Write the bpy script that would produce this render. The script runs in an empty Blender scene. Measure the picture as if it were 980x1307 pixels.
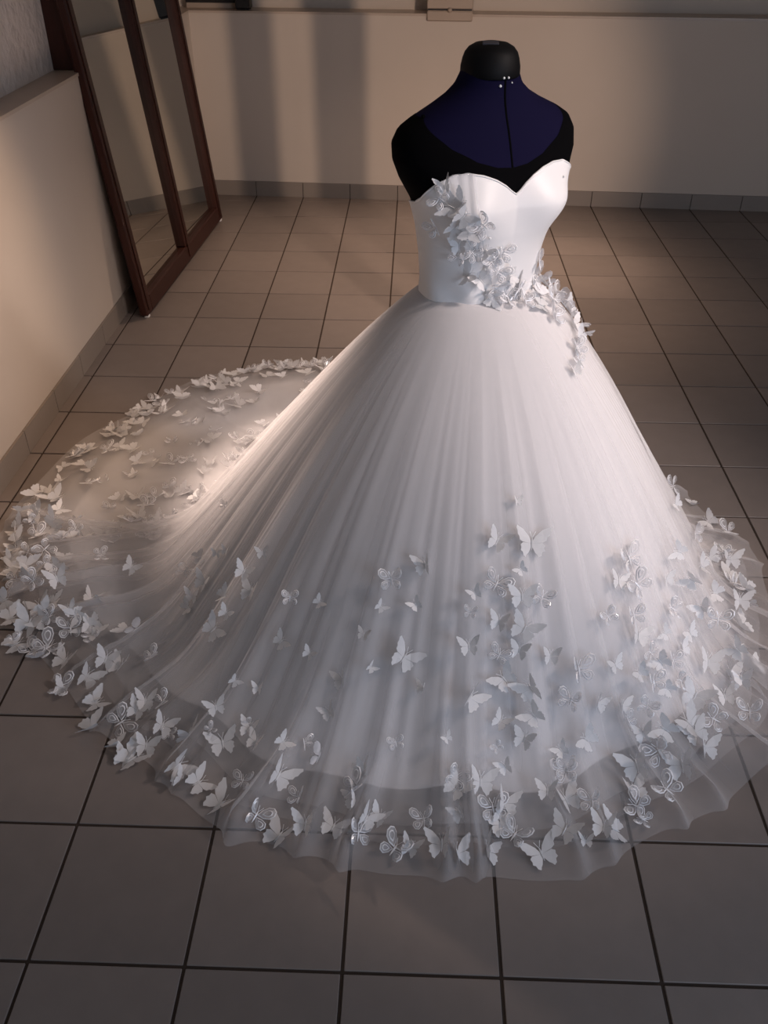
import bpy, bmesh, math, random
import numpy as np
from mathutils import Vector, Matrix

random.seed(11)
R = math.radians
scene = bpy.context.scene
COL = scene.collection

# ------------------------------------------------------------------ camera
CAM = (0.70465, -5.64898, 1.68652)
YAW, PITCH, ROLL, FPX = 0.03238, 0.62514, 0.00247, 1134.12
cam_data = bpy.data.cameras.new('camera')
cam = bpy.data.objects.new('camera', cam_data)
COL.objects.link(cam)
cam_data.sensor_fit = 'HORIZONTAL'
cam_data.sensor_width = 36.0
cam_data.lens = FPX / 980.0 * 36.0
cam_data.clip_start = 0.05
_cy, _sy, _cp, _sp = math.cos(YAW), math.sin(YAW), math.cos(PITCH), math.sin(PITCH)
_f = Vector((-_sy * _cp, _cy * _cp, -_sp))
_r = Vector((_cy, _sy, 0))
_u = _r.cross(_f)
_r2 = math.cos(ROLL) * _r + math.sin(ROLL) * _u
_u2 = -math.sin(ROLL) * _r + math.cos(ROLL) * _u
cam.matrix_world = Matrix(((_r2.x, _u2.x, -_f.x, CAM[0]), (_r2.y, _u2.y, -_f.y, CAM[1]),
                           (_r2.z, _u2.z, -_f.z, CAM[2]), (0, 0, 0, 1)))
scene.camera = cam

# ------------------------------------------------------------------ world, lights, exposure
scene.view_settings.view_transform = 'Standard'
scene.view_settings.look = 'None'
scene.view_settings.gamma = 1.0
scene.view_settings.exposure = 0.0
world = bpy.data.worlds.new('world')
scene.world = world
world.use_nodes = True
world.node_tree.nodes['Background'].inputs[0].default_value = (1.0, 0.96, 0.96, 1)
world.node_tree.nodes['Background'].inputs[1].default_value = 0.17


def aim(o, target):
    d = Vector(target) - o.location
    o.rotation_euler = d.to_track_quat('-Z', 'Y').to_euler()


def area(name, loc, target, size, energy, color):
    l = bpy.data.lights.new(name, 'AREA')
    l.shape = 'RECTANGLE'
    l.size, l.size_y = size
    l.energy = energy
    l.color = color
    o = bpy.data.objects.new(name, l)
    COL.objects.link(o)
    o.location = loc
    aim(o, target)
    return o


def spot(name, loc, target, angle, blend, radius, energy, color):
    l = bpy.data.lights.new(name, 'SPOT')
    l.spot_size = R(angle)
    l.spot_blend = blend
    l.shadow_soft_size = radius
    l.energy = energy
    l.color = color
    o = bpy.data.objects.new(name, l)
    COL.objects.link(o)
    o.location = loc
    aim(o, target)
    return o


WARM = (1.0, 0.74, 0.57)
area('window_daylight', (3.3, -6.6, 1.2), (1.0, -3.7, 0.3), (1.6, 1.8), 42, (0.64, 0.77, 1.0))
spot('dress_spot', (2.75, -4.40, 2.45), (1.15, -3.58, 0.58), 54, 1.0, 0.14, 320, (1.0, 0.83, 0.765))
spot('shop_lamp', (2.9, -5.9, 2.25), (0.50, 0.1, 0.25), 30, 0.6, 0.013, 430, (1.0, 0.71, 0.54))
spot('train_spot', (-0.40, -2.05, 1.62), (0.38, -3.08, 0.46), 39, 0.9, 0.05, 430, (1.0, 0.77, 0.65))  # added low at the back left, to brighten the skirt side and train
spot('ceiling_spot_floor', (0.95, -0.75, 2.5), (0.75, -1.25, 0.0), 78, 1.0, 0.06, 175, (1.0, 0.70, 0.52))
spot('ceiling_spot_side', (1.45, -0.85, 2.5), (1.50, -1.02, 0.0), 27, 1.0, 0.05, 70, (1.0, 0.70, 0.52))
spot('ceiling_spot_wall', (0.75, -2.75, 2.45), (-0.65, -3.10, 0.42), 38, 1.0, 0.06, 115, (1.0, 0.66, 0.43))

# ------------------------------------------------------------------ helpers
def link(o, parent=None):
    COL.objects.link(o)
    if parent is not None:
        o.parent = parent
    return o


def empty(name, loc=(0, 0, 0)):
    o = bpy.data.objects.new(name, None)
    o.empty_display_size = 0.05
    COL.objects.link(o)
    o.location = loc
    return o


def tag(o, label=None, cat=None, group=None, kind=None):
    if label: o['label'] = label
    if cat: o['category'] = cat
    if group: o['group'] = group
    if kind: o['kind'] = kind
    return o


def mesh_obj(name, verts, faces, mat, parent=None, smooth=False):
    me = bpy.data.meshes.new(name)
    me.from_pydata([tuple(v) for v in verts], [], [tuple(f) for f in faces])
    me.update()
    if smooth:
        me.polygons.foreach_set('use_smooth', [True] * len(me.polygons))
    o = bpy.data.objects.new(name, me)
    for m in (mat if isinstance(mat, (list, tuple)) else [mat]):
        me.materials.append(m)
    return link(o, parent)


def bm_obj(name, bm, mat, parent=None, smooth=False):
    me = bpy.data.meshes.new(name)
    bm.to_mesh(me)
    bm.free()
    if smooth:
        me.polygons.foreach_set('use_smooth', [True] * len(me.polygons))
    for m in (mat if isinstance(mat, (list, tuple)) else [mat]):
        me.materials.append(m)
    return link(bpy.data.objects.new(name, me), parent)


def add_box(bm, lo, hi, bevel=0.0, M=None):
    res = bmesh.ops.create_cube(bm, size=1.0)
    vs = res['verts']
    c = [(a + b) / 2 for a, b in zip(lo, hi)]
    s = [b - a for a, b in zip(lo, hi)]
    for v in vs:
        v.co = Vector((c[0] + v.co.x * s[0], c[1] + v.co.y * s[1], c[2] + v.co.z * s[2]))
    if bevel > 0:
        es = list({e for v in vs for e in v.link_edges})
        r = bmesh.ops.bevel(bm, geom=es, offset=bevel, segments=1, affect='EDGES', profile=0.5)
        vs = list({v for f in r['faces'] for v in f.verts} | {v for v in vs if v.is_valid})
    if M is not None:
        for v in vs:
            v.co = M @ v.co
    return vs


def lathe(profile, n=32, center=(0, 0)):
    vs, fs = [], []
    for r, z in profile:
        for k in range(n):
            a = 2 * math.pi * k / n
            vs.append((center[0] + r * math.cos(a), center[1] + r * math.sin(a), z))
    for i in range(len(profile) - 1):
        for k in range(n):
            fs.append((i * n + k, i * n + (k + 1) % n, (i + 1) * n + (k + 1) % n, (i + 1) * n + k))
    if profile[-1][0] > 1e-4:
        fs.append(tuple((len(profile) - 1) * n + k for k in range(n)))
    if profile[0][0] > 1e-4:
        fs.append(tuple(reversed(range(n))))
    return vs, fs


# ------------------------------------------------------------------ materials
def mat(name, color, rough=0.5, metal=0.0, spec=0.5, sheen=0.0):
    m = bpy.data.materials.new(name)
    m.use_nodes = True
    b = m.node_tree.nodes['Principled BSDF']
    b.inputs['Base Color'].default_value = (*color, 1)
    b.inputs['Roughness'].default_value = rough
    b.inputs['Metallic'].default_value = metal
    b.inputs['Specular IOR Level'].default_value = spec
    if sheen:
        b.inputs['Sheen Weight'].default_value = sheen
    return m


def noise_color(m, c1, c2, scale, detail=4.0, coord='Object', stretch=None, bump=0.0, bump_scale=None, dist=0.01):
    nt = m.node_tree
    N, Lk = nt.nodes, nt.links
    b = N['Principled BSDF']
    tc = N.new('ShaderNodeTexCoord')
    mp = N.new('ShaderNodeMapping')
    if stretch: mp.inputs['Scale'].default_value = stretch
    Lk.new(tc.outputs[coord], mp.inputs[0])
    no = N.new('ShaderNodeTexNoise')
    no.inputs['Scale'].default_value = scale
    no.inputs['Detail'].default_value = detail
    Lk.new(mp.outputs[0], no.inputs['Vector'])
    mx = N.new('ShaderNodeMix')
    mx.data_type = 'RGBA'
    mx.inputs[6].default_value = (*c1, 1)
    mx.inputs[7].default_value = (*c2, 1)
    Lk.new(no.outputs['Fac'], mx.inputs[0])
    Lk.new(mx.outputs[2], b.inputs['Base Color'])
    if bump:
        n2 = N.new('ShaderNodeTexNoise')
        n2.inputs['Scale'].default_value = bump_scale or scale
        n2.inputs['Detail'].default_value = 5
        Lk.new(mp.outputs[0], n2.inputs['Vector'])
        bp = N.new('ShaderNodeBump')
        bp.inputs['Strength'].default_value = bump
        bp.inputs['Distance'].default_value = dist
        Lk.new(n2.outputs['Fac'], bp.inputs['Height'])
        Lk.new(bp.outputs[0], b.inputs['Normal'])
    return mx


def tulle_mat(name, color, a_front, a_edge):
    """sheer net: mostly open, denser where it is seen edge on"""
    m = bpy.data.materials.new(name)
    m.use_nodes = True
    nt = m.node_tree
    N, Lk = nt.nodes, nt.links
    N.clear()
    out = N.new('ShaderNodeOutputMaterial')
    tr = N.new('ShaderNodeBsdfTransparent')
    df = N.new('ShaderNodeBsdfDiffuse')
    df.inputs[0].default_value = (*color, 1)
    tl = N.new('ShaderNodeBsdfTranslucent')
    tl.inputs[0].default_value = (*color, 1)
    mx = N.new('ShaderNodeMixShader')
    mx.inputs[0].default_value = 0.4
    Lk.new(df.outputs[0], mx.inputs[1])
    Lk.new(tl.outputs[0], mx.inputs[2])
    lw = N.new('ShaderNodeLayerWeight')
    lw.inputs[0].default_value = 0.35
    mr = N.new('ShaderNodeMapRange')
    mr.inputs[3].default_value = a_front
    mr.inputs[4].default_value = a_edge
    Lk.new(lw.outputs['Facing'], mr.inputs[0])
    m2 = N.new('ShaderNodeMixShader')
    Lk.new(mr.outputs[0], m2.inputs[0])
    Lk.new(tr.outputs[0], m2.inputs[1])
    Lk.new(mx.outputs[0], m2.inputs[2])
    Lk.new(m2.outputs[0], out.inputs[0])
    return m


M = {}
M['wall'] = mat('wall_paint', (0.60, 0.53, 0.46), 0.8, spec=0.2)
noise_color(M['wall'], (0.57, 0.50, 0.43), (0.63, 0.565, 0.495), 2.2, bump=0.12, bump_scale=160, dist=0.002)
M['stucco'] = mat('wall_stucco', (0.5, 0.47, 0.44), 0.85, spec=0.2)
noise_color(M['stucco'], (0.68, 0.60, 0.54), (0.80, 0.72, 0.66), 7, bump=0.7, bump_scale=22, dist=0.02)
M['ledge'] = mat('ledge_stone', (0.35, 0.29, 0.24), 0.35)
noise_color(M['ledge'], (0.42, 0.34, 0.275), (0.54, 0.45, 0.37), 9)
M['ceiling'] = mat('ceiling_paint', (0.6, 0.56, 0.5), 0.9)
M['grout'] = mat('grout', (0.060, 0.046, 0.038), 0.9, spec=0.1)
M['tile'] = mat('floor_tile', (0.25, 0.21, 0.185), 0.42, spec=0.4)
_mx = noise_color(M['tile'], (0.205, 0.175, 0.160), (0.25, 0.214, 0.195), 14, bump=0.05, bump_scale=60, dist=0.002)
_nt = M['tile'].node_tree
_oi = _nt.nodes.new('ShaderNodeObjectInfo')
_hs = _nt.nodes.new('ShaderNodeHueSaturation')
_mr = _nt.nodes.new('ShaderNodeMapRange')
_mr.inputs[3].default_value = 0.93
_mr.inputs[4].default_value = 1.07
_nt.links.new(_oi.outputs['Random'], _mr.inputs[0])
_nt.links.new(_mr.outputs[0], _hs.inputs['Value'])
_nt.links.new(_mx.outputs[2], _hs.inputs['Color'])
_nt.links.new(_hs.outputs[0], _nt.nodes['Principled BSDF'].inputs['Base Color'])
M['base_tile'] = mat('baseboard_tile', (0.27, 0.235, 0.205), 0.45, spec=0.4)
M['wood'] = mat('mahogany', (0.05, 0.014, 0.009), 0.42, spec=0.35)
noise_color(M['wood'], (0.026, 0.007, 0.005), (0.056, 0.016, 0.010), 9, stretch=(14, 14, 1.2), bump=0.06, bump_scale=12, dist=0.002)
M['mirror'] = mat('mirror_glass', (0.64, 0.62, 0.56), 0.015, 1.0)
M['navy'] = mat('navy_jersey', (0.0040, 0.0030, 0.022), 0.85, spec=0.1)
M['black'] = mat('black_jersey', (0.0018, 0.0017, 0.0022), 0.9, spec=0.05)
M['cap'] = mat('black_plastic', (0.0025, 0.0025, 0.003), 0.6, spec=0.18)
M['grey'] = mat('grey_plate', (0.045, 0.045, 0.055), 0.4)
M['steel'] = mat('steel', (0.5, 0.5, 0.5), 0.3, 1.0)
M['pin'] = mat('pearl_pin', (0.93, 0.93, 0.93), 0.15)
M['satin'] = mat('bodice_satin', (0.86, 0.85, 0.85), 0.42, spec=0.35, sheen=0.15)
M['lining'] = mat('skirt_lining', (0.80, 0.79, 0.79), 0.7, spec=0.2)
M['tulle'] = tulle_mat('outer_tulle', (0.88, 0.87, 0.88), 0.21, 0.55)
M['tulle3'] = tulle_mat('petticoat_tulle', (0.86, 0.85, 0.86), 0.38, 0.65)
M['tulle2'] = tulle_mat('inner_tulle', (0.88, 0.87, 0.88), 0.20, 0.5)
M['bf_satin'] = mat('butterfly_satin', (0.80, 0.80, 0.81), 0.4, spec=0.4)
M['bf_satin'].node_tree.nodes['Principled BSDF'].inputs['Alpha'].default_value = 0.80
M['bf_film'] = tulle_mat('butterfly_organza', (0.85, 0.85, 0.87), 0.42, 0.8)
M['bf_cord'] = mat('butterfly_cord', (0.88, 0.88, 0.90), 0.22, spec=0.9)
M['beige'] = mat('beige_plastic', (0.42, 0.34, 0.27), 0.5)
M['dark'] = mat('dark_plastic', (0.012, 0.010, 0.010), 0.5)

# ------------------------------------------------------------------ room shell
T = 0.30
WB = lambda x: 0.0987 - 0.0637 * x            # back wall line, slightly out of square with the tiles
WL = lambda y: -0.648 + 0.012 * (y + 2.5)     # left wall line
LEDGE = 1.035
XR, YF, ZC = 4.6, -8.2, 2.65


def prism(name, pts, z0, z1, m, parent=None):
    n = len(pts)
    vs = [(p[0], p[1], z0) for p in pts] + [(p[0], p[1], z1) for p in pts]
    fs = [tuple(reversed(range(n))), tuple(range(n, 2 * n))]
    fs += [(i, (i + 1) % n, n + (i + 1) % n, n + i) for i in range(n)]
    return mesh_obj(name, vs, fs, m, parent)


floor = prism('floor', [(-1.1, YF), (XR + 0.3, YF), (XR + 0.3, 0.6), (-1.1, 0.6)], -0.12, -0.0035, M['grout'])
tag(floor, kind='structure')
ceiling = prism('ceiling', [(-1.1, YF), (XR + 0.3, YF), (XR + 0.3, 0.6), (-1.1, 0.6)], ZC, ZC + 0.1, M['ceiling'])
tag(ceiling, kind='structure')


def cam_px(p):
    d = Vector(p) - Vector(CAM)
    z = d.dot(_f)
    if z < 0.05: return None
    return 490 + FPX * d.dot(_r2) / z, 653.5 - FPX * d.dot(_u2) / z


# floor tiles: the ones in view are single tiles, the rest one joined part
bm = bmesh.new()
add_box(bm, (-T / 2 + 0.0034, -T / 2 + 0.0034, -0.008), (T / 2 - 0.0034, T / 2 - 0.0034, 0.0), 0.0012)
tile_me = bpy.data.meshes.new('tile')
bm.to_mesh(tile_me)
bm.free()
tile_me.materials.append(M['tile'])
bm_rest = bmesh.new()
n_tiles = 0
rng = random.Random(4)
for j in range(-1, 27):                    # rows, 0 touches the back wall
    for i in range(-3, 16):
        cx, cy = (i + 0.5) * T, -(j + 0.5) * T
        x0, x1, y0, y1 = cx - T / 2, cx + T / 2, cy - T / 2, cy + T / 2
        if y0 > WB(x1) or x1 < WL(cy) - 0.02:
            continue
        seen = False
        for px, py in ((x0, y0), (x1, y0), (x0, y1), (x1, y1), (cx, cy)):
            q = cam_px((px, py, 0))
            if q and -30 < q[0] < 1010 and -30 < q[1] < 1337: seen = True
        if seen and n_tiles < 298:
            o = bpy.data.objects.new('tile', tile_me)
            o.location = (cx, cy, rng.uniform(-0.0006, 0.0))
            link(o, floor)
            n_tiles += 1
        else:
            add_box(bm_rest, (x0 + 0.0034, y0 + 0.0034, -0.008), (x1 - 0.0034, y1 - 0.0034, 0), 0.0)
rest = bm_obj('tile', bm_rest, M['tile'], floor)
tag(rest, kind='stuff')

# back wall: half wall with a ledge, upper wall set back
wall_back = prism('wall_back', [(-0.66, WB(-0.66)), (XR, WB(XR)), (XR, WB(XR) + 0.3), (-0.66, WB(-0.66) + 0.3)], -0.1, LEDGE - 0.012, M['wall'])
tag(wall_back, kind='structure')
up = prism('upper_wall', [(-0.85, WB(-0.85) + 0.17), (XR, WB(XR) + 0.17), (XR, WB(XR) + 0.3), (-0.85, WB(-0.85) + 0.3)], LEDGE - 0.012, ZC, M['wall'], wall_back)
led = prism('ledge', [(-0.62, WB(-0.62) - 0.004), (XR, WB(XR) - 0.004), (XR, WB(XR) + 0.172), (-0.85, WB(-0.85) + 0.172), (-0.85, WB(-0.62) - 0.004)], LEDGE - 0.012, LEDGE, M['ledge'], wall_back)
# left wall
wall_left = prism('wall_left', [(WL(YF), YF), (WL(0.4), 0.4), (-1.05, 0.4), (-1.05, YF)], -0.1, LEDGE - 0.012, M['wall'])
tag(wall_left, kind='structure')
prism('upper_wall', [(WL(YF) - 0.112, YF), (WL(0.4) - 0.112, 0.4), (-1.05, 0.4), (-1.05, YF)], LEDGE - 0.012, ZC, M['stucco'], wall_left)
prism('ledge', [(WL(YF) + 0.004, YF), (WL(WB(-0.62)) + 0.004, WB(-0.62) - 0.005), (-0.80, WB(-0.62) - 0.005), (-0.80, YF)], LEDGE - 0.012, LEDGE, M['ledge'], wall_left)
# right wall, outside the frame
wall_right = prism('wall_right', [(XR, YF), (XR + 0.2, YF), (XR + 0.2, 0.5), (XR, 0.5)], -0.1, ZC, M['wall'])
tag(wall_right, kind='structure')

# unseen bars added at the right to cast shadow stripes on the back wall
bars = bpy.data.objects.new('shadow_bars', None)
COL.objects.link(bars)
bars.location = (2.17, -4.4, 0)
tag(bars, kind='structure')
for nm, lo, hi in (('blocker_bar', (-0.082, -0.02, 0.0), (-0.036, 0.02, 2.3)), ('blocker_bar', (0.036, -0.02, 0.0), (0.098, 0.02, 2.3)),
                   ('blocker_head', (-0.098, -0.02, 2.301), (0.80, 0.02, 2.36)), ('blocker_bar', (0.74, -0.02, 0.0), (0.80, 0.02, 2.3))):
    bm = bmesh.new()
    add_box(bm, lo, hi, 0.003)
    bm_obj(nm, bm, M['wood'], bars)

# baseboards of single tiles
bb = prism('baseboard_back', [(WL(0) - 0.0, WB(-0.66) - 0.003), (XR, WB(XR) - 0.003), (XR, WB(XR) + 0.01), (WL(0), WB(-0.66) + 0.01)], -0.003, 0.088, M['grout'])
tag(bb, kind='structure')
bl = prism('baseboard_left', [(WL(YF), YF), (WL(YF) + 0.003, YF), (WL(0.1) + 0.003, 0.1), (WL(0.1), 0.1)], -0.003, 0.088, M['grout'])
tag(bl, kind='structure')
for i in range(-3, 15):
    xa, xb = max(i * T + 0.002, WL(0.1) + 0.012), (i + 1) * T - 0.002
    if xb - xa < 0.02: continue
    prism('tile', [(xa, WB(xa) - 0.010), (xb, WB(xb) - 0.010), (xb, WB(xb) - 0.001), (xa, WB(xa) - 0.001)], 0.0, 0.090, M['base_tile'], bb)
for j in range(-1, 22):
    ya, yb = -(j + 1) * T + 0.002, min(-j * T - 0.002, WB(-0.63) - 0.012)
    if yb - ya < 0.02: continue
    prism('tile', [(WL(ya) + 0.001, ya), (WL(ya) + 0.010, ya), (WL(yb) + 0.010, yb), (WL(yb) + 0.001, yb)], 0.0, 0.090, M['base_tile'], bl)

# dark wooden window post standing on the left ledge behind the mirror
trim = bpy.data.objects.new('trim_1', None)
COL.objects.link(trim)
trim.location = (-0.705, -1.74, LEDGE)
tag(trim, kind='structure')
bm = bmesh.new()
add_box(bm, (-0.048, -0.03, 0.0), (0.046, 0.03, ZC - LEDGE), 0.004)
bm_obj('post', bm, M['wood'], trim)
bm = bmesh.new()
add_box(bm, (-0.048, 0.031, 0.0), (0.02, 1.55, 0.06), 0.004)
bm_obj('bottom_rail', bm, M['wood'], trim)

# ------------------------------------------------------------------ leaning mirror
F0, F1 = Vector((-0.511, -1.824, 0.0)), Vector((-0.430, -0.385, 0.0))
e = (F1 - F0).normalized()
LEN, HGT, LEAN = (F1 - F0).length + 0.008, 1.95, math.atan(0.101)
nrm = Vector((e.y, -e.x, 0))                         # faces the room
upv = (Vector((0, 0, 1)) * math.cos(LEAN) - nrm * math.sin(LEAN)).normalized()
fn = e.cross(upv).normalized()
if fn.dot(nrm) < 0: fn = -fn
MM = Matrix(((e.x, fn.x, upv.x, F0.x), (e.y, fn.y, upv.y, F0.y), (e.z, fn.z, upv.z, F0.z + 0.012), (0, 0, 0, 1)))
mir = empty('leaning_mirror')
mir.matrix_world = MM
tag(mir, 'tall mahogany framed two-pane mirror leaning on the left ledge', 'mirror')
TH = 0.034


def mbox(name, lo, hi, m, bev=0.004, parent=mir):
    bm = bmesh.new()
    add_box(bm, lo, hi, bev)
    return bm_obj(name, bm, m, parent)


for a, b in ((0.0, 0.07), (0.71, 0.78), (LEN - 0.07, LEN)):
    st = mbox('stile', (a, -TH, 0.0 if a in (0.0, LEN - 0.07) else 0.0805), (b, 0.0, HGT if a in (0.0, LEN - 0.07) else HGT - 0.0805), M['wood'], 0.005)
    mbox('moulding', (a + 0.02, 0.0005, 0.02), (b - 0.02, 0.005, HGT - 0.02), M['wood'], 0.002, st)
for a, b in ((0.0, 0.08), (HGT - 0.08, HGT)):
    mbox('rail', (0.0705, -TH, a), (LEN - 0.0705, 0.0, b), M['wood'], 0.005)
mbox('mirror_pane', (0.0705, -TH + 0.003, 0.0805), (0.7095, -TH + 0.006, HGT - 0.0805), M['mirror'], 0)
mbox('mirror_pane', (0.7805, -TH + 0.003, 0.0805), (LEN - 0.0705, -TH + 0.006, HGT - 0.0805), M['mirror'], 0)
mbox('back_board', (0.004, -TH - 0.004, 0.004), (LEN - 0.004, -TH + 0.0025, HGT - 0.004), M['wood'], 0)
for a in (0.012, LEN - 0.03):
    o = mbox('foot_pad', (a, -0.026, -0.012), (a + 0.022, -0.004, 0.0), M['pin'], 0.002)
    o['label'] = 'small white foot pad'

# ------------------------------------------------------------------ things on the back ledge
def ledge_y(x, back): return WB(x) + back


# beige box with a dark slot
jb = empty('slotted_box', (0.885, ledge_y(0.885, 0.03), LEDGE))
jb.rotation_euler.z = math.atan(-0.0637)
tag(jb, 'beige slotted box mounted on the back ledge above the dress form', 'box')
bm = bmesh.new(); add_box(bm, (-0.128, -0.05, -0.035), (0.128, 0.09, 0.018), 0.006)
bm_obj('housing', bm, M['beige'], jb)
bm = bmesh.new(); add_box(bm, (-0.128, -0.05, 0.027), (0.128, 0.09, 0.12), 0.004)
bm_obj('lid', bm, M['beige'], jb)
bm = bmesh.new(); add_box(bm, (-0.122, -0.044, 0.0175), (0.122, 0.086, 0.0275), 0)
bm_obj('slot', bm, M['dark'], jb)
bm = bmesh.new(); bmesh.ops.create_uvsphere(bm, u_segments=12, v_segments=8, radius=0.013, matrix=Matrix.Translation((0, -0.052, 0.021)))
bm_obj('knob', bm, M['beige'], jb, True)
# black speaker-like block
bk = empty('black_block', (-0.30, ledge_y(-0.30, 0.05), LEDGE))
bk.rotation_euler.z = math.atan(-0.0637)
tag(bk, 'small black block standing on the back ledge near the corner', 'block')
bm = bmesh.new(); add_box(bm, (-0.042, -0.03, 0.006), (0.042, 0.05, 0.16), 0.006)
bm_obj('body', bm, M['dark'], bk)
bm = bmesh.new(); add_box(bm, (-0.034, -0.024, 0.0), (0.034, 0.044, 0.0065), 0)
bm_obj('foot', bm, M['dark'], bk)
# tray with dark underside
fr = empty('wooden_board', (-0.505, ledge_y(-0.505, 0.10), LEDGE))
fr.rotation_euler.z = math.atan(-0.0637)
tag(fr, 'pale wooden board with dark edge standing in the ledge corner', 'board')
bm = bmesh.new(); add_box(bm, (-0.14, -0.012, 0.045), (0.16, 0.03, 0.40), 0.004)
bm_obj('panel', bm, M['beige'], fr)
bm = bmesh.new(); add_box(bm, (-0.14, -0.014, 0.030), (0.16, 0.032, 0.0445), 0)
bm_obj('edge_strip', bm, M['dark'], fr)
bm = bmesh.new(); add_box(bm, (-0.14, -0.010, 0.0), (0.16, 0.03, 0.0295), 0.003)
bm_obj('bottom_rail', bm, M['beige'], fr)

# ------------------------------------------------------------------ GEOM BEGIN (dress form and dress surfaces)
CX, CY = 0.862, -3.56
NX, NY = 0.5, -0.8660254          # the way the form faces
UX, UY = 0.8660254, 0.5           # its side towards the right of the room
SEC = np.array([                  # height, half width, half depth, centre shift forward, squareness
    (0.78, 0.150, 0.118, 0.000, 2.0), (0.86, 0.144, 0.106, 0.000, 2.0), (0.90, 0.143, 0.106, 0.002, 2.0), (0.96, 0.147, 0.111, 0.004, 2.05),
    (1.03, 0.157, 0.119, 0.006, 2.15), (1.09, 0.174, 0.121, 0.006, 2.3), (1.14, 0.204, 0.114, 0.002, 2.4),
    (1.18, 0.221, 0.105, -0.002, 2.4), (1.215, 0.224, 0.097, -0.006, 2.3), (1.242, 0.210, 0.088, -0.008, 2.2),
    (1.264, 0.174, 0.079, -0.009, 2.1), (1.284, 0.130, 0.072, -0.009, 2.05), (1.300, 0.100, 0.067, -0.008, 2.0),
    (1.318, 0.077, 0.063, -0.006, 2.0), (1.340, 0.0645, 0.060, -0.004, 2.0), (1.362, 0.060, 0.058, -0.003, 2.0)])


def sec(z):
    return [np.interp(z, SEC[:, 0], SEC[:, k]) for k in (1, 2, 3, 4)]


def sm(x, a, b):
    t = np.clip((x - a) / (b - a), 0, 1)
    return t * t * (3 - 2 * t)


def torso(phi, z, off=0.0, bust=1.0):
    """phi: angle from the front centre, positive towards UX"""
    a, b, s, n = sec(z)
    c, si = np.cos(phi), np.sin(phi)
    k = (np.abs(c / b) ** n + np.abs(si / a) ** n) ** (-1.0 / n)
    dz = z - 1.085
    bz = np.exp(-(dz / np.where(dz > 0, 0.052, 0.058)) ** 2)
    lobe = np.exp(-((np.abs(phi) - R(40)) / R(24)) ** 2)
    k = k + off + bust * 0.031 * bz * lobe
    fx = k * c + s
    ux = k * si
    return CX + NX * fx + UX * ux, CY + NY * fx + UY * ux, z


BOD = np.array([(0, 1.118), (5, 1.125), (12, 1.138), (22, 1.151), (34, 1.162), (46, 1.168), (56, 1.166), (66, 1.148), (78, 1.114), (90, 1.094), (130, 1.065), (180, 1.055)])
TNK = np.array([(0, 1.168), (20, 1.172), (40, 1.186), (58, 1.212), (72, 1.244), (84, 1.266), (100, 1.266), (120, 1.256), (150, 1.248), (180, 1.245)])
bod_top = lambda phi: np.interp(np.degrees(np.abs(phi)), BOD[:, 0], BOD[:, 1])
tnk_top = lambda phi: np.interp(np.degrees(np.abs(phi)), TNK[:, 0], TNK[:, 1])

TH_KEY = np.array([-180, -157, -135, -112, -90, -67, -45, -22, 0, 22, 45, 68, 90, 112, 135, 158])


def per(vals):
    """periodic smooth interpolation over the key angles"""
    x = np.concatenate([TH_KEY - 360, TH_KEY, TH_KEY + 360]).astype(float)
    y = np.tile(np.array(vals, float), 3)
    m = np.gradient(y, x)

    def f(th):
        d = (np.degrees(th) + 180) % 360 - 180
        i = np.clip(np.searchsorted(x, d) - 1, 0, len(x) - 2)
        h = x[i + 1] - x[i]
        t = (d - x[i]) / h
        return ((2 * t**3 - 3 * t**2 + 1) * y[i] + (t**3 - 2 * t**2 + t) * h * m[i]
                + (-2 * t**3 + 3 * t**2) * y[i + 1] + (t**3 - t**2) * h * m[i + 1])
    return f


# angles (deg):    -180  -157  -135  -112   -90   -67   -45   -22     0    22    45    68    90   112   135   158
f_contact = per([0.87, 0.90, 0.90, 0.88, 0.86, 0.83, 0.80, 0.74, 0.68, 0.66, 0.65, 0.65, 0.66, 0.68, 0.71, 0.78])
f_power   = per([1.15, 1.18, 1.22, 1.28, 1.30, 1.32, 1.34, 1.36, 1.36, 1.36, 1.34, 1.30, 1.24, 1.18, 1.14, 1.14])
f_hem     = per([1.40, 1.18, 1.10, 1.06, 1.05, 1.01, 1.01, 0.92, 0.89, 0.86, 0.86, 1.00, 1.22, 1.42, 1.52, 1.47])
f_lin     = per([1.19, 0.98, 0.92, 0.88, 0.86, 0.82, 0.81, 0.78, 0.77, 0.74, 0.72, 0.86, 1.06, 1.26, 1.34, 1.29])
_rg = np.random.RandomState(5)
FOLDS = [(k, _rg.uniform(0, 6.28), _rg.uniform(0.4, 1.0) / k ** 0.45) for k in (7, 11, 13, 17, 19, 23, 29, 31, 37, 43, 53)]
FOLDS2 = [(k, _rg.uniform(0, 6.28), _rg.uniform(0.4, 1.0) / k ** 0.45) for k in (5, 9, 12, 16, 21, 27, 33)]
FOLDS3 = [(k, _rg.uniform(0, 6.28), _rg.uniform(0.5, 1.0)) for k in (41, 59, 67, 83, 97)]


def folds(th, F):
    s = 0
    for k, p, a in F:
        w = np.sin(k * th + p + 0.7 * np.sin(3 * th + p))
        s = s + a * (1 - 2 * np.abs(w) ** 0.8)          # rounded crests, sharper creases
    return s / 2.2


# single drapes that stand up in the tulle: direction, half width (m), height (m)
_rr = np.random.RandomState(9)
DRAPES = [(a + _rr.uniform(-3, 3), _rr.uniform(0.012, 0.026), _rr.uniform(0.018, 0.05)) for a in range(-176, 60, 8)]
DRAPES += [(-168, 0.016, 0.06), (-173, 0.014, 0.05), (-162, 0.020, 0.045), (176, 0.016, 0.05), (-129, 0.02, 0.05), (-118, 0.02, 0.05), (-35, 0.02, 0.05)]


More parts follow.
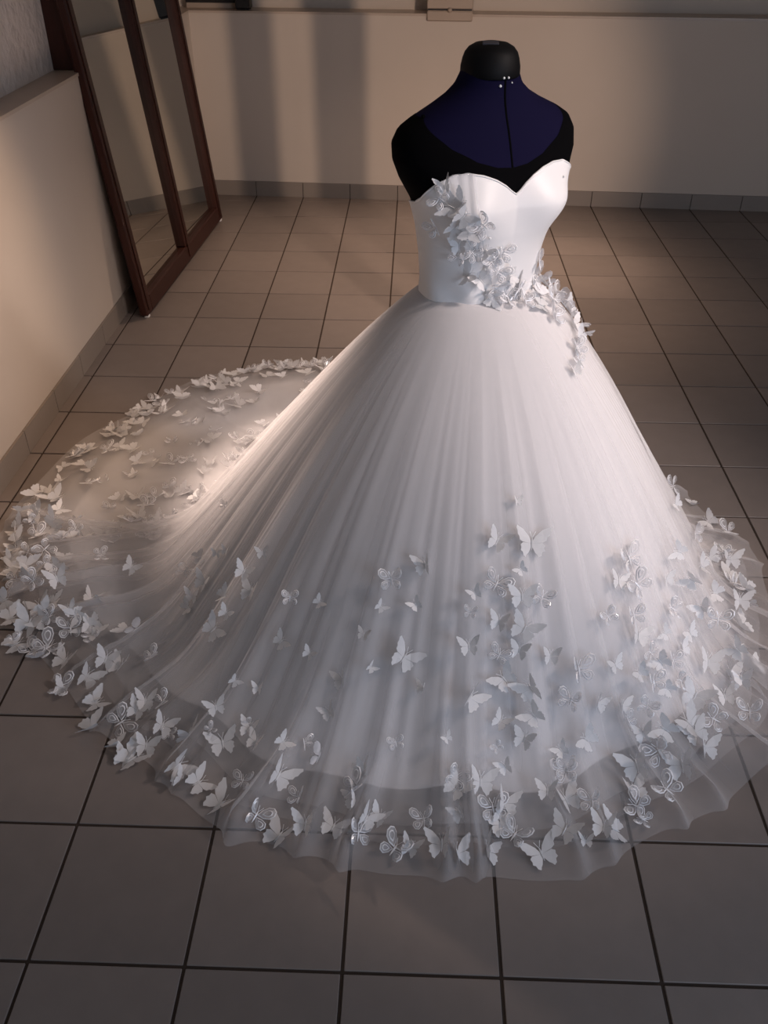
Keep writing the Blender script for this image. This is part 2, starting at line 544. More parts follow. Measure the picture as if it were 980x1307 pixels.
def drapes(th, r):
    s = 0
    for a, w, h in DRAPES:
        d = (th - R(a) + math.pi) % (2 * math.pi) - math.pi + 0.03 * np.sin(5 * r + a)
        s = s + h * np.exp(-np.abs(d * r / w) ** 1.6)
    return s


def smax(a, b, k):
    return 0.5 * (a + b + np.sqrt((a - b) ** 2 + k * k))


LAYERS = {   # amplitude of folds, shift outward, floor height, hem function offset
    'lining': dict(F=FOLDS2, amp=0.030, out=0.0, floor=0.010, puff=0.020, ridge=0.004, drape=0.0),
    'petticoat': dict(F=FOLDS2, amp=0.036, out=0.008, floor=0.013, puff=0.020, ridge=0.012, drape=0.0),
    'inner': dict(F=FOLDS, amp=0.040, out=0.016, floor=0.016, puff=0.020, ridge=0.016, drape=0.6),
    'outer': dict(F=FOLDS, amp=0.047, out=0.036, floor=0.022, puff=0.020, ridge=0.022, drape=1.0),
}
def waist_r(th):
    fx = np.cos(th) * NX + np.sin(th) * NY
    ux = np.cos(th) * UX + np.sin(th) * UY
    return (np.abs(fx / 0.106) ** 2 + np.abs(ux / 0.143) ** 2) ** -0.5




def wrinkle(x, y):
    return (np.sin(9 * x + 4 * y + 1.3 * np.sin(7 * y)) * np.sin(11 * y - 5 * x + 1.7 * np.sin(6 * x)) * 0.6
            + 0.4 * np.sin(23 * x + 1.2 * np.sin(19 * y)) * np.sin(21 * y + 1.1 * np.sin(17 * x)))


def hem_r(th, layer):
    base = {'lining': f_lin, 'petticoat': lambda t: 0.62 * f_lin(t) + 0.38 * f_hem(t), 'inner': lambda t: 0.38 * f_lin(t) + 0.62 * f_hem(t), 'outer': f_hem}[layer](th)
    return base * (1 + 0.012 * np.sin(9 * th + 1) + 0.009 * np.sin(17 * th) + (0.45 * drapes(th, 1.0) if layer == 'outer' else 0))


def height(x, y, layer):
    """height of a skirt layer above the floor at a floor point"""
    L = LAYERS[layer]
    dx, dy = x - CX, y - CY
    r = np.hypot(dx, dy)
    th = np.arctan2(dy, dx)
    B = f_contact(th) + L['out']
    p = f_power(th)
    R0 = waist_r(th) - 0.004
    q = np.maximum(r - R0, 0) / (B - R0)
    fo = folds(th, L['F'])
    if layer != 'lining': fo = fo + 0.10 * folds(th, FOLDS3)
    grow = np.clip(q * 1.4, 0, 1)
    back = 1 + 0.9 * sm(np.cos(th - R(165)), 0.3, 1.0)
    dr = drapes(th, np.maximum(r, 0.3)) * L['drape'] if L['drape'] else 0.0
    q2 = q * (1 - L['amp'] * fo * grow * back - 0.9 * dr * sm(q, 0.3, 1.0))
    zt = 0.874 * (1 - q2 ** p)
    D = hem_r(th, layer)
    edge = sm(D - r, 0.0, 0.16)
    zf = 0.004 + L['floor'] * edge * 0.9 + L['puff'] * edge * (0.55 + 0.45 * wrinkle(x, y)) + L['ridge'] * sm(D - r, 0.0, 0.06) * np.maximum(fo + 0.1, 0) + dr * sm(D - r, -0.02, 0.05)
    z = smax(zt, zf, 0.085) - smax(0.0 * zt, -0.9 + 0 * zf, 0.085)
    w = np.clip((zt - zf) / 0.3, -1, 0)                 # far out on the floor: no blend lift left
    z = np.where(w <= -0.5, zf, z + (zf - z) * sm(-w, 0.15, 0.5) * 1.0)
    return np.maximum(z, 0.003)


def normal(x, y, layer, h=0.012):
    gx = (height(x + h, y, layer) - height(x - h, y, layer)) / (2 * h)
    gy = (height(x, y + h, layer) - height(x, y - h, layer)) / (2 * h)
    n = np.array([-gx, -gy, 1.0])
    return n / np.linalg.norm(n)
# ------------------------------------------------------------------ GEOM END


def grid(name, X, Y, Z, mat_, parent, wrap=True, smooth=True):
    nr, nc = X.shape
    me = bpy.data.meshes.new(name)
    co = np.stack([X, Y, Z], -1).reshape(-1, 3)
    idx = np.arange(nr * nc).reshape(nr, nc)
    if wrap:
        a, b = idx[:-1], np.roll(idx, -1, 1)[:-1]
        c, d = np.roll(idx, -1, 1)[1:], idx[1:]
    else:
        a, b, c, d = idx[:-1, :-1], idx[:-1, 1:], idx[1:, 1:], idx[1:, :-1]
    f = np.stack([a, b, c, d], -1).reshape(-1, 4)
    me.vertices.add(len(co))
    me.vertices.foreach_set('co', co.ravel())
    me.loops.add(f.size)
    me.loops.foreach_set('vertex_index', f.ravel())
    me.polygons.add(len(f))
    me.polygons.foreach_set('loop_start', np.arange(len(f)) * 4)
    me.polygons.foreach_set('loop_total', np.full(len(f), 4))
    me.update()
    me.validate()
    if smooth: me.polygons.foreach_set('use_smooth', [True] * len(f))
    me.materials.append(mat_)
    return link(bpy.data.objects.new(name, me), parent)


# ------------------------------------------------------------------ dress form
form = empty('dress_form')
tag(form, 'navy dress form with black neck cap on a stand inside the gown', 'dress form')
NPH = 120
ph = np.linspace(-math.pi, math.pi, NPH, endpoint=False)
zz = np.concatenate([np.linspace(0.80, 1.15, 26), np.linspace(1.16, 1.362, 40)])
P, Zg = np.meshgrid(ph, zz)
X, Y, Zs = torso(P, Zg)
tor = grid('torso', X, Y, Zs, M['navy'], form)
# front seam, a thin raised dark ridge
zz = np.linspace(1.0, 1.352, 50)
pp = np.array([-0.02, -0.008, 0.008, 0.02])
P, Zg = np.meshgrid(pp, zz)
wr = 0.004 / np.maximum(sec(Zg)[1], 0.05)
P = np.sign(P) * np.where(np.abs(P) > 0.01, 1.0, 0.4) * wr * 0.9
X, Y, Zs = torso(P, Zg, off=np.array([[-0.001, 0.0018, 0.0018, -0.001]]))
o = grid('front_seam', X, Y, Zs, M['black'], form, wrap=False)
o['label'] = 'dark front seam'
ncx, ncy = CX - 0.003 * NX, CY - 0.003 * NY
vs, fs = lathe([(0.0625, 1.333), (0.0640, 1.336), (0.0635, 1.352), (0.0605, 1.366), (0.0560, 1.378), (0.048, 1.3875), (0.035, 1.3945), (0.018, 1.3975), (0.0005, 1.398)], 40, (ncx, ncy))
cap = mesh_obj('neck_cap', vs, fs, M['cap'], form, True)
bm = bmesh.new()
add_box(bm, (-0.017, -0.007, -0.003), (0.017, 0.007, 0.0035), 0.001)
bm.transform(Matrix.Translation((ncx - 0.004, ncy - 0.022, 1.396)) @ Matrix.Rotation(0.28, 4, 'X'))
o = bm_obj('cap_plate', bm, M['grey'], form)
o['label'] = 'small grey plate on the cap'
for dphi, z, rr in ((-6, 1.3375, 0.0026), (4, 1.3372, 0.0026), (-11, 1.322, 0.0030), (16, 1.326, 0.0018)):
    x, y, z = torso(np.array(R(dphi)), np.array(z), off=0.0045 if z > 1.33 else 0.001)
    bm = bmesh.new()
    bmesh.ops.create_uvsphere(bm, u_segments=10, v_segments=6, radius=rr, matrix=Matrix.Translation((float(x), float(y), float(z))))
    bm_obj('pin', bm, M['pin'], form, True)
# stand hidden under the skirt
vs, fs = lathe([(0.020, 0.03), (0.020, 0.80)], 16, (CX, CY))
mesh_obj('pole', vs, fs, M['steel'], form, True)
vs, fs = lathe([(0.19, 0.0), (0.19, 0.012), (0.16, 0.022), (0.05, 0.032), (0.021, 0.034)], 32, (CX, CY))
mesh_obj('base', vs, fs, M['cap'], form, True)

# black scoop-neck top worn over the form
top = None
vv = np.linspace(0, 1, 44)
P, V = np.meshgrid(np.linspace(-math.pi, math.pi, 160, endpoint=False), vv)
ztop = tnk_top(P)
Zg = 0.97 + (ztop - 0.97) * V
X, Y, Zs = torso(P, Zg, off=0.0032 - 0.0022 * sm(V, 0.97, 1.0))
top = grid('tank_top', X, Y, Zs, M['black'], None)
tag(top, 'black scoop-neck top stretched over the shoulders of the navy form', 'top')
bm = bmesh.new()
x, y, z = torso(np.array(R(-85)), np.array(1.268), off=0.004)
bmesh.ops.create_uvsphere(bm, u_segments=8, v_segments=6, radius=0.0045, matrix=Matrix.Translation((float(x), float(y), float(z))))
bm_obj('strap_knot', bm, M['black'], top, True)

# ------------------------------------------------------------------ wedding dress
dress = empty('wedding_dress', (0, 0, 0))
tag(dress, 'white strapless tulle ball gown with butterfly appliques and long train', 'dress')
ph = np.linspace(-math.pi, math.pi, 240, endpoint=False)
V = np.linspace(0, 1, 60)
P, V = np.meshgrid(ph, V)
zt = bod_top(P)
z0 = 0.857
Zg = z0 + (zt - z0) * V
# soft pulls in the satin above the waist
pull = 0.0035 * np.exp(-((Zg - 0.885) / 0.035) ** 2) * np.sin(9 * P + 26 * (Zg - 0.86) + 0.8) * np.exp(-((P + 0.9) / 0.9) ** 2)
X, Y, Zs = torso(P, Zg, off=0.0075 + pull - 0.003 * sm(V, 0.985, 1.0), bust=1.12)
bod = grid('bodice', X, Y, Zs, M['satin'], dress)
# rolled edge along the sweetheart neckline
ph = np.linspace(-math.pi, math.pi, 240, endpoint=False)
A = np.linspace(0, 2 * math.pi, 8, endpoint=False)
ring = []
for a in A:
    x, y, z = torso(ph, bod_top(ph) - 0.001, off=0.0062 + 0.0024 * math.cos(a), bust=1.12)
    ring.append((x, y, z + 0.0024 * math.sin(a)))
X = np.array([r[0] for r in ring + ring[:1]]); Y = np.array([r[1] for r in ring + ring[:1]]); Zs = np.array([r[2] for r in ring + ring[:1]])
grid('neckline_edge', X, Y, Zs, M['satin'], bod)
# gathered net panel from the neckline down to the flowers, and small crystals
U, V = np.meshgrid(np.linspace(0, 1, 14), np.linspace(0, 1, 24))
p0, p1 = -1.02 + 0.34 * V, -0.72 + 0.22 * V
P = p0 + (p1 - p0) * U
Zg = (bod_top(P) + 0.003) * (1 - V) + 0.975 * V
X, Y, Zs = torso(P, Zg, off=0.0105 + 0.0025 * np.sin(16 * U + 2 * V) + 0.003 * (U > 0.93), bust=1.12)
o = grid('net_panel', X, Y, Zs, M['tulle3'], bod, wrap=False)
o['label'] = 'gathered net panel on the bodice'
_bd = random.Random(3)
for k in range(16):
    t = _bd.random()
    p = -0.95 + 0.95 * t + _bd.uniform(-0.16, 0.16)
    zb = 1.13 - 0.23 * t + _bd.uniform(-0.03, 0.03)
    if k == 0: p, zb = 0.86, 1.135
    x, y, z = [float(v) for v in torso(np.array(p), np.array(zb), off=0.0145 if k else 0.0115, bust=1.12)]
    bm = bmesh.new()
    bmesh.ops.create_icosphere(bm, subdivisions=1, radius=_bd.uniform(0.0022, 0.0036), matrix=Matrix.Translation((x, y, z)))
    bm_obj('crystal', bm, M['pin'], bod)
# side seam on the bodice
zz = np.linspace(0.856, 0.905, 8)
P, Zg = np.meshgrid(np.array([-0.012, 0.0, 0.012]) - 0.42, zz)
X, Y, Zs = torso(P, Zg, off=np.array([[0.007, 0.0092, 0.007]]))
grid('seam', X, Y, Zs, M['satin'], bod, wrap=False)


def skirt_layer(name, layer, nth, ns, mat_):
    th = np.linspace(-math.pi, math.pi, nth, endpoint=False)
    s = np.linspace(0, 1, ns) ** 1.0
    TH_, S = np.meshgrid(th, s)
    D = hem_r(TH_, layer)
    rw = waist_r(TH_) + 0.002 + LAYERS[layer]['out'] * 0.06
    rr = rw + (D - rw) * S
    X, Y = CX + rr * np.cos(TH_), CY + rr * np.sin(TH_)
    Z = height(X, Y, layer)
    return grid(name, X, Y, Z, mat_, dress)


skirt_layer('lining', 'lining', 480, 110, M['lining'])
skirt_layer('petticoat', 'petticoat', 600, 110, M['tulle3'])
skirt_layer('tulle_underlayer', 'inner', 720, 110, M['tulle2'])
skirt_layer('tulle_overskirt', 'outer', 900, 120, M['tulle'])

# ------------------------------------------------------------------ butterflies
FORE = [(0.02, 0.02), (0.09, 0.15), (0.26, 0.31), (0.47, 0.40), (0.50, 0.34), (0.455, 0.27), (0.44, 0.18), (0.385, 0.13), (0.37, 0.05), (0.28, 0.005), (0.03, -0.03)]
HIND = [(0.03, -0.03), (0.26, -0.01), (0.34, -0.07), (0.315, -0.14), (0.335, -0.21), (0.27, -0.245), (0.25, -0.33), (0.18, -0.37), (0.145, -0.31), (0.09, -0.26), (0.02, -0.13)]
FORE_R = [(0.03, 0.03), (0.10, 0.20), (0.22, 0.34), (0.36, 0.39), (0.46, 0.33), (0.47, 0.20), (0.38, 0.08), (0.22, 0.02)]
HIND_R = [(0.04, -0.02), (0.22, -0.01), (0.35, -0.05), (0.39, -0.16), (0.32, -0.27), (0.19, -0.28), (0.08, -0.16)]


def butterfly_mesh(name, kind, aL, aR, curl):
    V, F, MI = [], [], []

    def lift(x, y, extra=0.0):
        a = aR if x > 0 else aL
        ax = abs(x)
        cz = curl * (ax * 2) ** 2 * 0.12 + 0.05 * max(0, abs(y) - 0.2)
        n = extra
        return (math.copysign(1, x) * (ax * math.cos(a) - (cz + n) * math.sin(a)), y, ax * math.sin(a) + (cz + n) * math.cos(a))

    def face(pts, mi):
        b = len(V)
        V.extend(pts)
        F.append(tuple(range(b, b + len(pts))))
        MI.append(mi)

    fore, hind = (FORE_R, HIND_R) if kind == 'organza' else (FORE, HIND)
    for s in (1, -1):
        for W in (fore, hind):
            cx, cy = sum(p[0] for p in W) / len(W), sum(p[1] for p in W) / len(W)
            n = len(W)
            for i in range(n):                          # a fan so the curl bends the wing
                p, q = W[i], W[(i + 1) % n]
                tri = [lift(s * cx, cy), lift(s * p[0], p[1]), lift(s * q[0], q[1])]
                face(tri if s > 0 else tri[::-1], 1 if kind == 'organza' else 0)
            if kind == 'organza':
                for (k0, k1) in ((1.0, 0.86), (0.56, 0.40)):   # raised cords: rim and inner loop
                    for i in range(n):
                        p, q = W[i], W[(i + 1) % n]
                        pts = []
                        for (k, pt, ex) in ((k0, p, 0.012), (k0, q, 0.012), (k1, q, 0.035), (k1, p, 0.035)):
                            pts.append(lift(s * (cx + (pt[0] - cx) * k), cy + (pt[1] - cy) * k, ex))
                        face(pts if s > 0 else pts[::-1], 2)
    # body: a tapered six-sided spindle
    prof = [(-0.20, 0.004), (-0.10, 0.020), (0.03, 0.026), (0.10, 0.016), (0.14, 0.003)]
    b = len(V)
    for yy, rr in prof:
        for k in range(5):
            a = 2 * math.pi * k / 5
            V.append((rr * math.cos(a), yy, 0.012 + rr * math.sin(a)))
    for i in range(len(prof) - 1):
        for k in range(5):
            F.append((b + i * 5 + k, b + i * 5 + (k + 1) % 5, b + (i + 1) * 5 + (k + 1) % 5, b + (i + 1) * 5 + k))
            MI.append(2 if kind == 'organza' else 0)
    for s in (1, -1):                                   # antennae
        face([(s * 0.008, 0.13, 0.02), (s * 0.075, 0.27, 0.05), (s * 0.088, 0.26, 0.05), (s * 0.020, 0.125, 0.02)], 2 if kind == 'organza' else 0)
    me = bpy.data.meshes.new(name)
    me.from_pydata(V, [], F)
    for m in (M['bf_satin'], M['bf_film'], M['bf_cord']): me.materials.append(m)
    me.polygons.foreach_set('material_index', MI)
    me.update()
    return me


BFM = {}
for kind, nm in (('S', 'satin'), ('O', 'organza')):
    BFM[kind] = [butterfly_mesh('butterfly', nm, R(a), R(b), c) for a, b, c in ((6, 9, 0.6), (16, 22, 0.8), (40, 10, 1.0), (10, 44, 1.0), (28, 32, 0.5))]

rb = random.Random(21)
placed = []                       # matrix, kind, variant


def put(pos, n, up, size, kind, var, spin):
    n = Vector(n).normalized()
    up = Vector(up)
    y = (up - n * up.dot(n)).normalized()
    x = y.cross(n)
    B = Matrix(((x.x, y.x, n.x, pos[0]), (x.y, y.y, n.y, pos[1]), (x.z, y.z, n.z, pos[2]), (0, 0, 0, 1)))
    placed.append((B @ Matrix.Rotation(spin, 4, 'Z') @ Matrix.Diagonal((size, size, size, 1)), kind, var))


def on_skirt(x, y, size, kind, var=None, spin=None, layer='outer', lift=0.004, tilt=0.15):
    n = normal(np.float64(x), np.float64(y), layer)
    z = float(height(np.float64(x), np.float64(y), layer)) + lift
    n = Vector(n) + Vector((rb.uniform(-tilt, tilt), rb.uniform(-tilt, tilt), 0))
    up = (CX - x, CY - y, 1.2)
    put((x, y, z), n, up, size, kind, rb.randrange(5) if var is None else var, rb.uniform(-0.8, 0.8) if spin is None else spin)


# BAKED BEGIN
ON_SKIRT = [
    (0.948, -4.023, 0.03, 'S'), (0.905, -4.084, 0.068, 'S'), (0.983, -4.073, 0.09, 'S'), (0.957, -4.123, 0.038, 'S'), (0.672, -4.137, 0.072, 'O'), (0.746, -4.119, 0.064, 'S'), (0.904, -4.145, 0.076, 'O'), (0.961, -4.159, 0.072, 'S'),
    (1.008, -4.146, 0.068, 'O'), (0.65, -4.176, 0.036, 'S'), (0.727, -4.171, 0.042, 'S'), (0.855, -4.17, 0.042, 'S'), (0.847, -4.2, 0.042, 'O'), (0.912, -4.193, 0.059, 'S'), (0.968, -4.203, 0.08, 'S'), (0.614, -4.212, 0.038, 'S'),
    (0.844, -4.247, 0.058, 'S'), (0.913, -4.239, 0.059, 'O'), (0.958, -4.228, 0.059, 'S'), (0.705, -4.242, 0.085, 'S'), (1.03, -4.219, 0.055, 'S'), (1.094, -4.233, 0.09, 'O'), (0.631, -4.254, 0.034, 'S'), (0.924, -4.268, 0.076, 'S'),
    (0.983, -4.284, 0.084, 'S'), (0.85, -4.316, 0.079, 'S'), (1.076, -4.279, 0.072, 'O'), (0.99, -4.321, 0.067, 'S'), (1.144, -4.261, 0.056, 'S'), (0.919, -4.326, 0.055, 'S'), (0.8, -4.367, 0.033, 'S'), (0.911, -4.362, 0.038, 'O'),
    (0.973, -4.345, 0.067, 'S'), (1.113, -4.326, 0.072, 'S'), (1.056, -4.346, 0.047, 'S'), (0.93, -4.387, 0.05, 'S'), (0.824, -4.442, 0.074, 'S'), (0.83, -4.489, 0.053, 'S'), (0.622, -4.414, 0.071, 'S'), (0.606, -4.469, 0.049, 'S'),
    (0.658, -4.484, 0.062, 'S'), (0.754, -4.493, 0.069, 'O'), (0.615, -4.529, 0.081, 'O'), (0.692, -4.547, 0.085, 'O'), (0.726, -4.543, 0.06, 'S'), (0.791, -4.56, 0.079, 'S'), (0.823, -4.561, 0.08, 'S'), (0.902, -4.466, 0.082, 'O'),
    (0.928, -4.452, 0.074, 'S'), (0.946, -4.513, 0.081, 'O'), (0.886, -4.548, 0.08, 'S'), (1, -4.546, 0.088, 'S'), (1.069, -4.382, 0.08, 'O'), (1.061, -4.435, 0.083, 'S'), (1.051, -4.51, 0.077, 'S'), (1.097, -4.517, 0.041, 'S'),
    (1.115, -4.45, 0.07, 'O'), (1.133, -4.501, 0.073, 'S'), (1.221, -4.02, 0.093, 'O'), (1.242, -4.052, 0.089, 'O'), (1.166, -4.13, 0.057, 'O'), (1.232, -4.105, 0.066, 'O'), (1.194, -4.067, 0.057, 'S'), (1.244, -4.131, 0.071, 'S'),
    (1.35, -4.023, 0.069, 'O'), (1.371, -3.917, 0.056, 'S'), (1.638, -3.246, 0.05, 'S'), (1.571, -3.208, 0.088, 'O'), (1.677, -3.342, 0.073, 'S'), (1.688, -3.439, 0.082, 'O'), (1.652, -3.362, 0.078, 'S'), (1.407, -3.724, 0.05, 'S'),
    (1.657, -3.579, 0.079, 'S'), (1.472, -3.736, 0.071, 'O'), (1.59, -3.589, 0.073, 'S'), (1.634, -3.642, 0.083, 'S'), (1.498, -3.772, 0.077, 'S'), (1.678, -3.688, 0.087, 'S'), (1.407, -3.948, 0.071, 'S'), (1.542, -3.792, 0.078, 'S'),
    (1.615, -3.795, 0.078, 'S'), (1.476, -4, 0.08, 'O'), (1.438, -3.979, 0.071, 'S'), (1.608, -3.853, 0.093, 'S'), (1.522, -4.046, 0.071, 'S'), (1.453, -4.063, 0.085, 'S'), (1.512, -4.074, 0.085, 'S'), (1.489, -4.124, 0.07, 'S'),
    (1.345, -4.116, 0.064, 'O'), (1.283, -4.188, 0.071, 'O'), (1.262, -4.239, 0.066, 'O'), (1.404, -4.153, 0.092, 'S'), (1.303, -4.141, 0.072, 'S'), (1.374, -4.223, 0.09, 'S'), (1.446, -4.195, 0.082, 'O'), (1.3, -4.276, 0.083, 'S'),
    (1.408, -4.268, 0.08, 'S'), (1.289, -4.308, 0.091, 'O'), (1.336, -4.335, 0.095, 'S'), (1.228, -4.353, 0.094, 'S'), (1.284, -4.414, 0.083, 'O'), (1.22, -4.392, 0.077, 'S'), (1.222, -4.426, 0.084, 'O'), (1.162, -4.485, 0.09, 'S'),
    (1.232, -4.454, 0.058, 'O'), (1.065, -4.38, 0.063, 'O'), (1.215, -4.272, 0.061, 'O'), (1.204, -4.248, 0.061, 'S'), (1.254, -4.275, 0.066, 'S'), (0.444, -4.373, 0.05, 'S'), (0.486, -4.346, 0.047, 'O'), (0.435, -4.414, 0.088, 'S'),
    (0.306, -4.447, 0.093, 'S'), (0.392, -4.49, 0.082, 'O'), (0.479, -4.441, 0.059, 'O'), (0.446, -4.519, 0.09, 'S'), (0.505, -4.527, 0.072, 'S'), (0.561, -4.501, 0.074, 'S'), (0.617, -4.398, 0.063, 'S'), (0.349, -4.4, 0.064, 'O'),
    (0.349, -4.282, 0.04, 'O'), (0.262, -4.295, 0.04, 'O'), (-0.162, -4.112, 0.085, 'O'), (-0.045, -4.244, 0.092, 'S'), (0.026, -4.231, 0.088, 'O'), (0.104, -4.297, 0.076, 'S'), (0.059, -4.325, 0.067, 'S'), (0.078, -4.328, 0.101, 'S'),
    (0.195, -4.365, 0.091, 'S'), (0.208, -4.393, 0.065, 'S'), (0.248, -4.397, 0.078, 'S'), (0.153, -4.271, 0.045, 'O'), (-0.056, -4.165, 0.081, 'S'), (0.062, -4.204, 0.07, 'S'), (0.027, -4.294, 0.063, 'S'), (-0.434, -3.465, 0.083, 'S'),
    (-0.381, -3.483, 0.082, 'S'), (-0.503, -3.467, 0.078, 'S'), (-0.485, -3.533, 0.082, 'S'), (-0.422, -3.529, 0.088, 'O'), (-0.422, -3.609, 0.068, 'O'), (-0.387, -3.708, 0.088, 'S'), (-0.331, -3.789, 0.08, 'O'), (-0.473, -3.619, 0.057, 'S'),
    (-0.467, -3.679, 0.051, 'S'), (-0.415, -3.813, 0.091, 'S'), (-0.383, -3.864, 0.09, 'S'), (-0.306, -3.916, 0.103, 'S'), (-0.273, -3.823, 0.069, 'S'), (-0.249, -3.909, 0.062, 'O'), (-0.333, -3.964, 0.092, 'S'), (-0.242, -3.979, 0.102, 'O'),
    (-0.345, -3.96, 0.063, 'O'), (-0.261, -4.01, 0.071, 'O'), (-0.18, -4.022, 0.085, 'S'), (-0.281, -3.992, 0.089, 'O'), (-0.101, -4.084, 0.083, 'S'), (-0.153, -4.117, 0.063, 'S'), (-0.063, -4.148, 0.057, 'S'), (-0.332, -3.7, 0.066, 'O'),
    (-0.308, -3.508, 0.059, 'O'), (-0.059, -3.757, 0.064, 'S'), (-0.183, -3.664, 0.061, 'O'), (0.221, -3.744, 0.035, 'O'), (0.359, -3.987, 0.041, 'S'), (0.314, -4.005, 0.06, 'S'), (0.334, -4.041, 0.074, 'S'), (0.247, -3.891, 0.034, 'S'),
    (0.219, -3.883, 0.034, 'S'), (0.263, -4.029, 0.061, 'S'), (0.187, -3.918, 0.069, 'S'), (0.271, -4.057, 0.051, 'S'), (0.239, -4.074, 0.079, 'S'), (0.117, -3.838, 0.066, 'O'), (0.154, -3.93, 0.054, 'S'), (0.143, -3.948, 0.059, 'S'),
    (0.157, -3.828, 0.056, 'S'), (0.437, -4.103, 0.053, 'O'), (0.42, -4.168, 0.053, 'S'), (0.566, -4.259, 0.06, 'S'), (0.509, -4.132, 0.039, 'S'), (0.49, -4.208, 0.043, 'S'), (0.368, -4.226, 0.04, 'S'), (0.312, -4.215, 0.04, 'S'),
    (0.539, -4.298, 0.052, 'S'), (0.748, -4.285, 0.042, 'S'), (0.69, -4.357, 0.046, 'O'), (1.322, -4.176, 0.058, 'S'), (1.366, -4.139, 0.059, 'O'), (1.403, -4.033, 0.056, 'S'), (1.377, -4.075, 0.056, 'S'), (1.28, -4.138, 0.054, 'O'),
    (1.186, -4.192, 0.052, 'S'), (1.243, -4.195, 0.057, 'S'), (1.335, -3.977, 0.051, 'S'), (1.323, -4.081, 0.046, 'S'), (1.032, -3.491, 0.077, 'O'), (1.038, -3.496, 0.072, 'S'), (1.059, -3.5, 0.082, 'O'), (1.009, -3.596, 0.074, 'S'),
    (1.05, -3.578, 0.08, 'O'), (1.072, -3.498, 0.077, 'O'), (1.086, -3.506, 0.082, 'O'), (1.109, -3.505, 0.078, 'O'), (1.1, -3.507, 0.072, 'S'), (1.044, -3.64, 0.073, 'O'), (1.01, -3.633, 0.068, 'S'), (1.103, -3.588, 0.065, 'S'),
    (1.132, -3.503, 0.073, 'O'), (1.113, -3.628, 0.06, 'S'), (1.103, -3.676, 0.064, 'O'), (1.105, -3.705, 0.063, 'O'), (1.148, -3.515, 0.063, 'S'), (1.091, -3.744, 0.043, 'S'), (0.972, -3.65, 0.063, 'O'),
]
ON_BODICE = [
    (-1.081, 1.122, 0.058, 'O'), (-1.043, 1.148, 0.049, 'S'), (-1.195, 1.053, 0.06, 'O'), (-0.957, 1.109, 0.063, 'S'), (-0.843, 1.117, 0.063, 'S'), (-0.814, 1.092, 0.063, 'S'), (-0.938, 1.059, 0.059, 'S'), (-0.776, 1.061, 0.064, 'S'),
    (-0.576, 1.07, 0.073, 'O'), (-0.681, 1.045, 0.055, 'O'), (-0.9, 1.018, 0.056, 'S'), (-0.919, 0.987, 0.061, 'O'), (-0.71, 0.999, 0.056, 'O'), (-0.51, 1.003, 0.061, 'S'), (-0.224, 0.995, 0.066, 'O'), (-0.376, 0.972, 0.062, 'O'),
    (-0.757, 0.945, 0.077, 'S'), (-0.243, 0.947, 0.067, 'O'), (-0.557, 0.931, 0.068, 'S'), (0.071, 0.931, 0.063, 'S'), (-0.233, 0.908, 0.073, 'O'), (0.052, 0.879, 0.074, 'O'), (0.329, 0.875, 0.075, 'O'), (-0.29, 0.883, 0.059, 'S'),
    (0.405, 0.897, 0.065, 'S'), (0.89, 0.891, 0.071, 'O'), (0.919, 0.935, 0.065, 'O'), (0.214, 0.86, 0.07, 'O'),
]
# BAKED END
for x, y, s, k in ON_SKIRT:
    on_skirt(x, y, s, k)
for p, z, s, k in ON_BODICE:
    x, y, z_ = [float(v) for v in torso(np.array(p), np.array(z), off=0.013, bust=1.12)]
    c, s_ = math.cos(p), math.sin(p)
    n = Vector((NX * c + UX * s_, NY * c + UY * s_, 0.1)) + Vector((rb.uniform(-.35, .35), rb.uniform(-.35, .35), rb.uniform(-.2, .4)))
    put((x, y, z_), n, (rb.uniform(-.6, .6), rb.uniform(-.6, .6), 1.0), s, k, rb.randrange(5), rb.uniform(-1.2, 1.2))

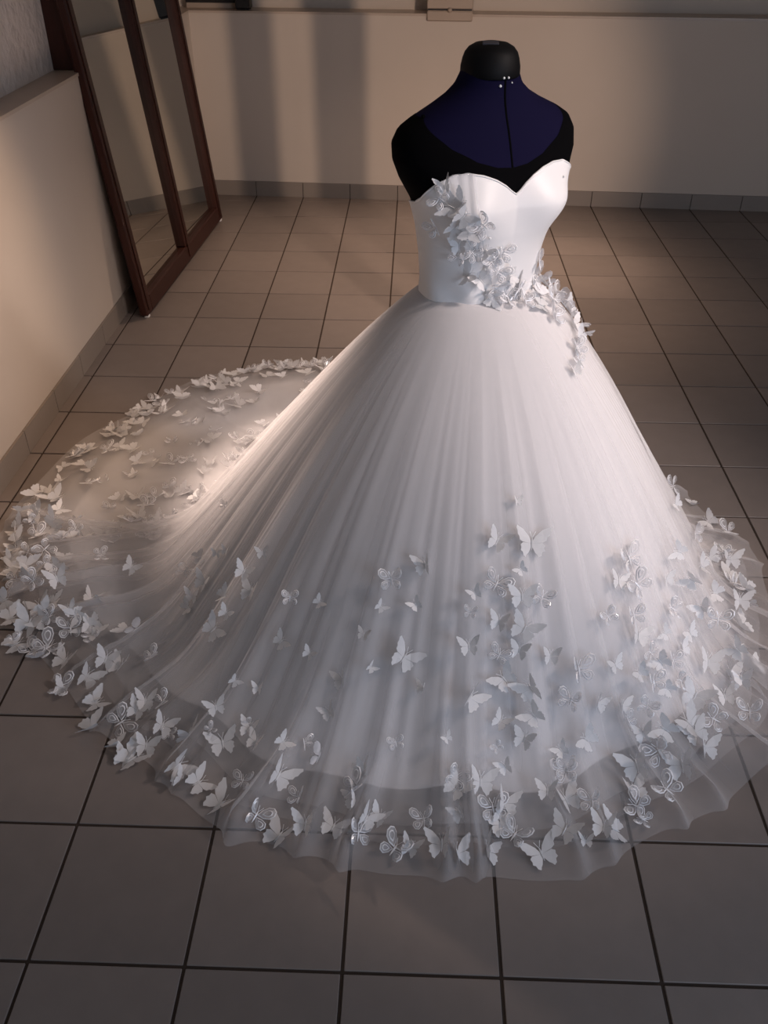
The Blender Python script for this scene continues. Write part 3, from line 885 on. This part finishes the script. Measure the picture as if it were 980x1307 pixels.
# the border of the train and of the far side, where they lie too thick to tell one by one
N_LISTED = len(placed)
for k in range(190):
    th = R(rb.uniform(62, 205))
    d0, d1 = float(f_lin(np.array(th))), float(f_hem(np.array(th)))
    r = d0 - 0.03 + (d1 - d0 + 0.005) * rb.random() ** 0.75
    on_skirt(CX + r * math.cos(th), CY + r * math.sin(th), rb.uniform(0.055, 0.090), 'S' if rb.random() < 0.72 else 'O', spin=rb.uniform(-3, 3), tilt=0.3)
for k in range(34):
    th = R(rb.uniform(205, 385))
    d0, d1 = float(f_lin(np.array(th))), float(f_hem(np.array(th)))
    r = d0 - 0.02 + (d1 - d0 - 0.06) * rb.random()
    on_skirt(CX + r * math.cos(th), CY + r * math.sin(th), rb.uniform(0.055, 0.085), 'S' if rb.random() < 0.6 else 'O')
for k in range(110):
    th = R(rb.uniform(112, 180))
    d0, d1 = float(f_contact(np.array(th))), float(f_lin(np.array(th)))
    r = d0 + 0.03 + (d1 - d0 - 0.04) * rb.random()
    on_skirt(CX + r * math.cos(th), CY + r * math.sin(th), rb.uniform(0.05, 0.085), 'S' if rb.random() < 0.6 else 'O', spin=rb.uniform(-3, 3), layer='outer' if rb.random() < 0.35 else 'petticoat')

# the 300 that show largest are parts of their own, the rest one joined part
def shown(item):
    Mx = item[0]
    p = Mx.translation
    q = cam_px(p)
    if q is None or not (0 < q[0] < 980 and 0 < q[1] < 1307): return 0.0
    d = (p - Vector(CAM)).length
    return (Mx.to_scale().x / d) ** 2


order = sorted(range(len(placed)), key=lambda i: (-shown(placed[i]) if i >= N_LISTED else -1 - shown(placed[i])))
rest_items = [placed[i] for i in order[298:]]
for i in order[:298]:
    Mx, k, v = placed[i]
    o = bpy.data.objects.new('butterfly', BFM[k][v])
    o.matrix_world = Mx
    link(o, dress)
if rest_items:
    bm = bmesh.new()
    for Mx, k, v in rest_items:
        n0 = len(bm.verts)
        bm.from_mesh(BFM[k][v])
        bm.verts.ensure_lookup_table()
        bmesh.ops.transform(bm, matrix=Mx, verts=bm.verts[n0:])
    o = bm_obj('butterfly', bm, [M['bf_satin'], M['bf_film'], M['bf_cord']], dress)
    tag(o, kind='stuff')
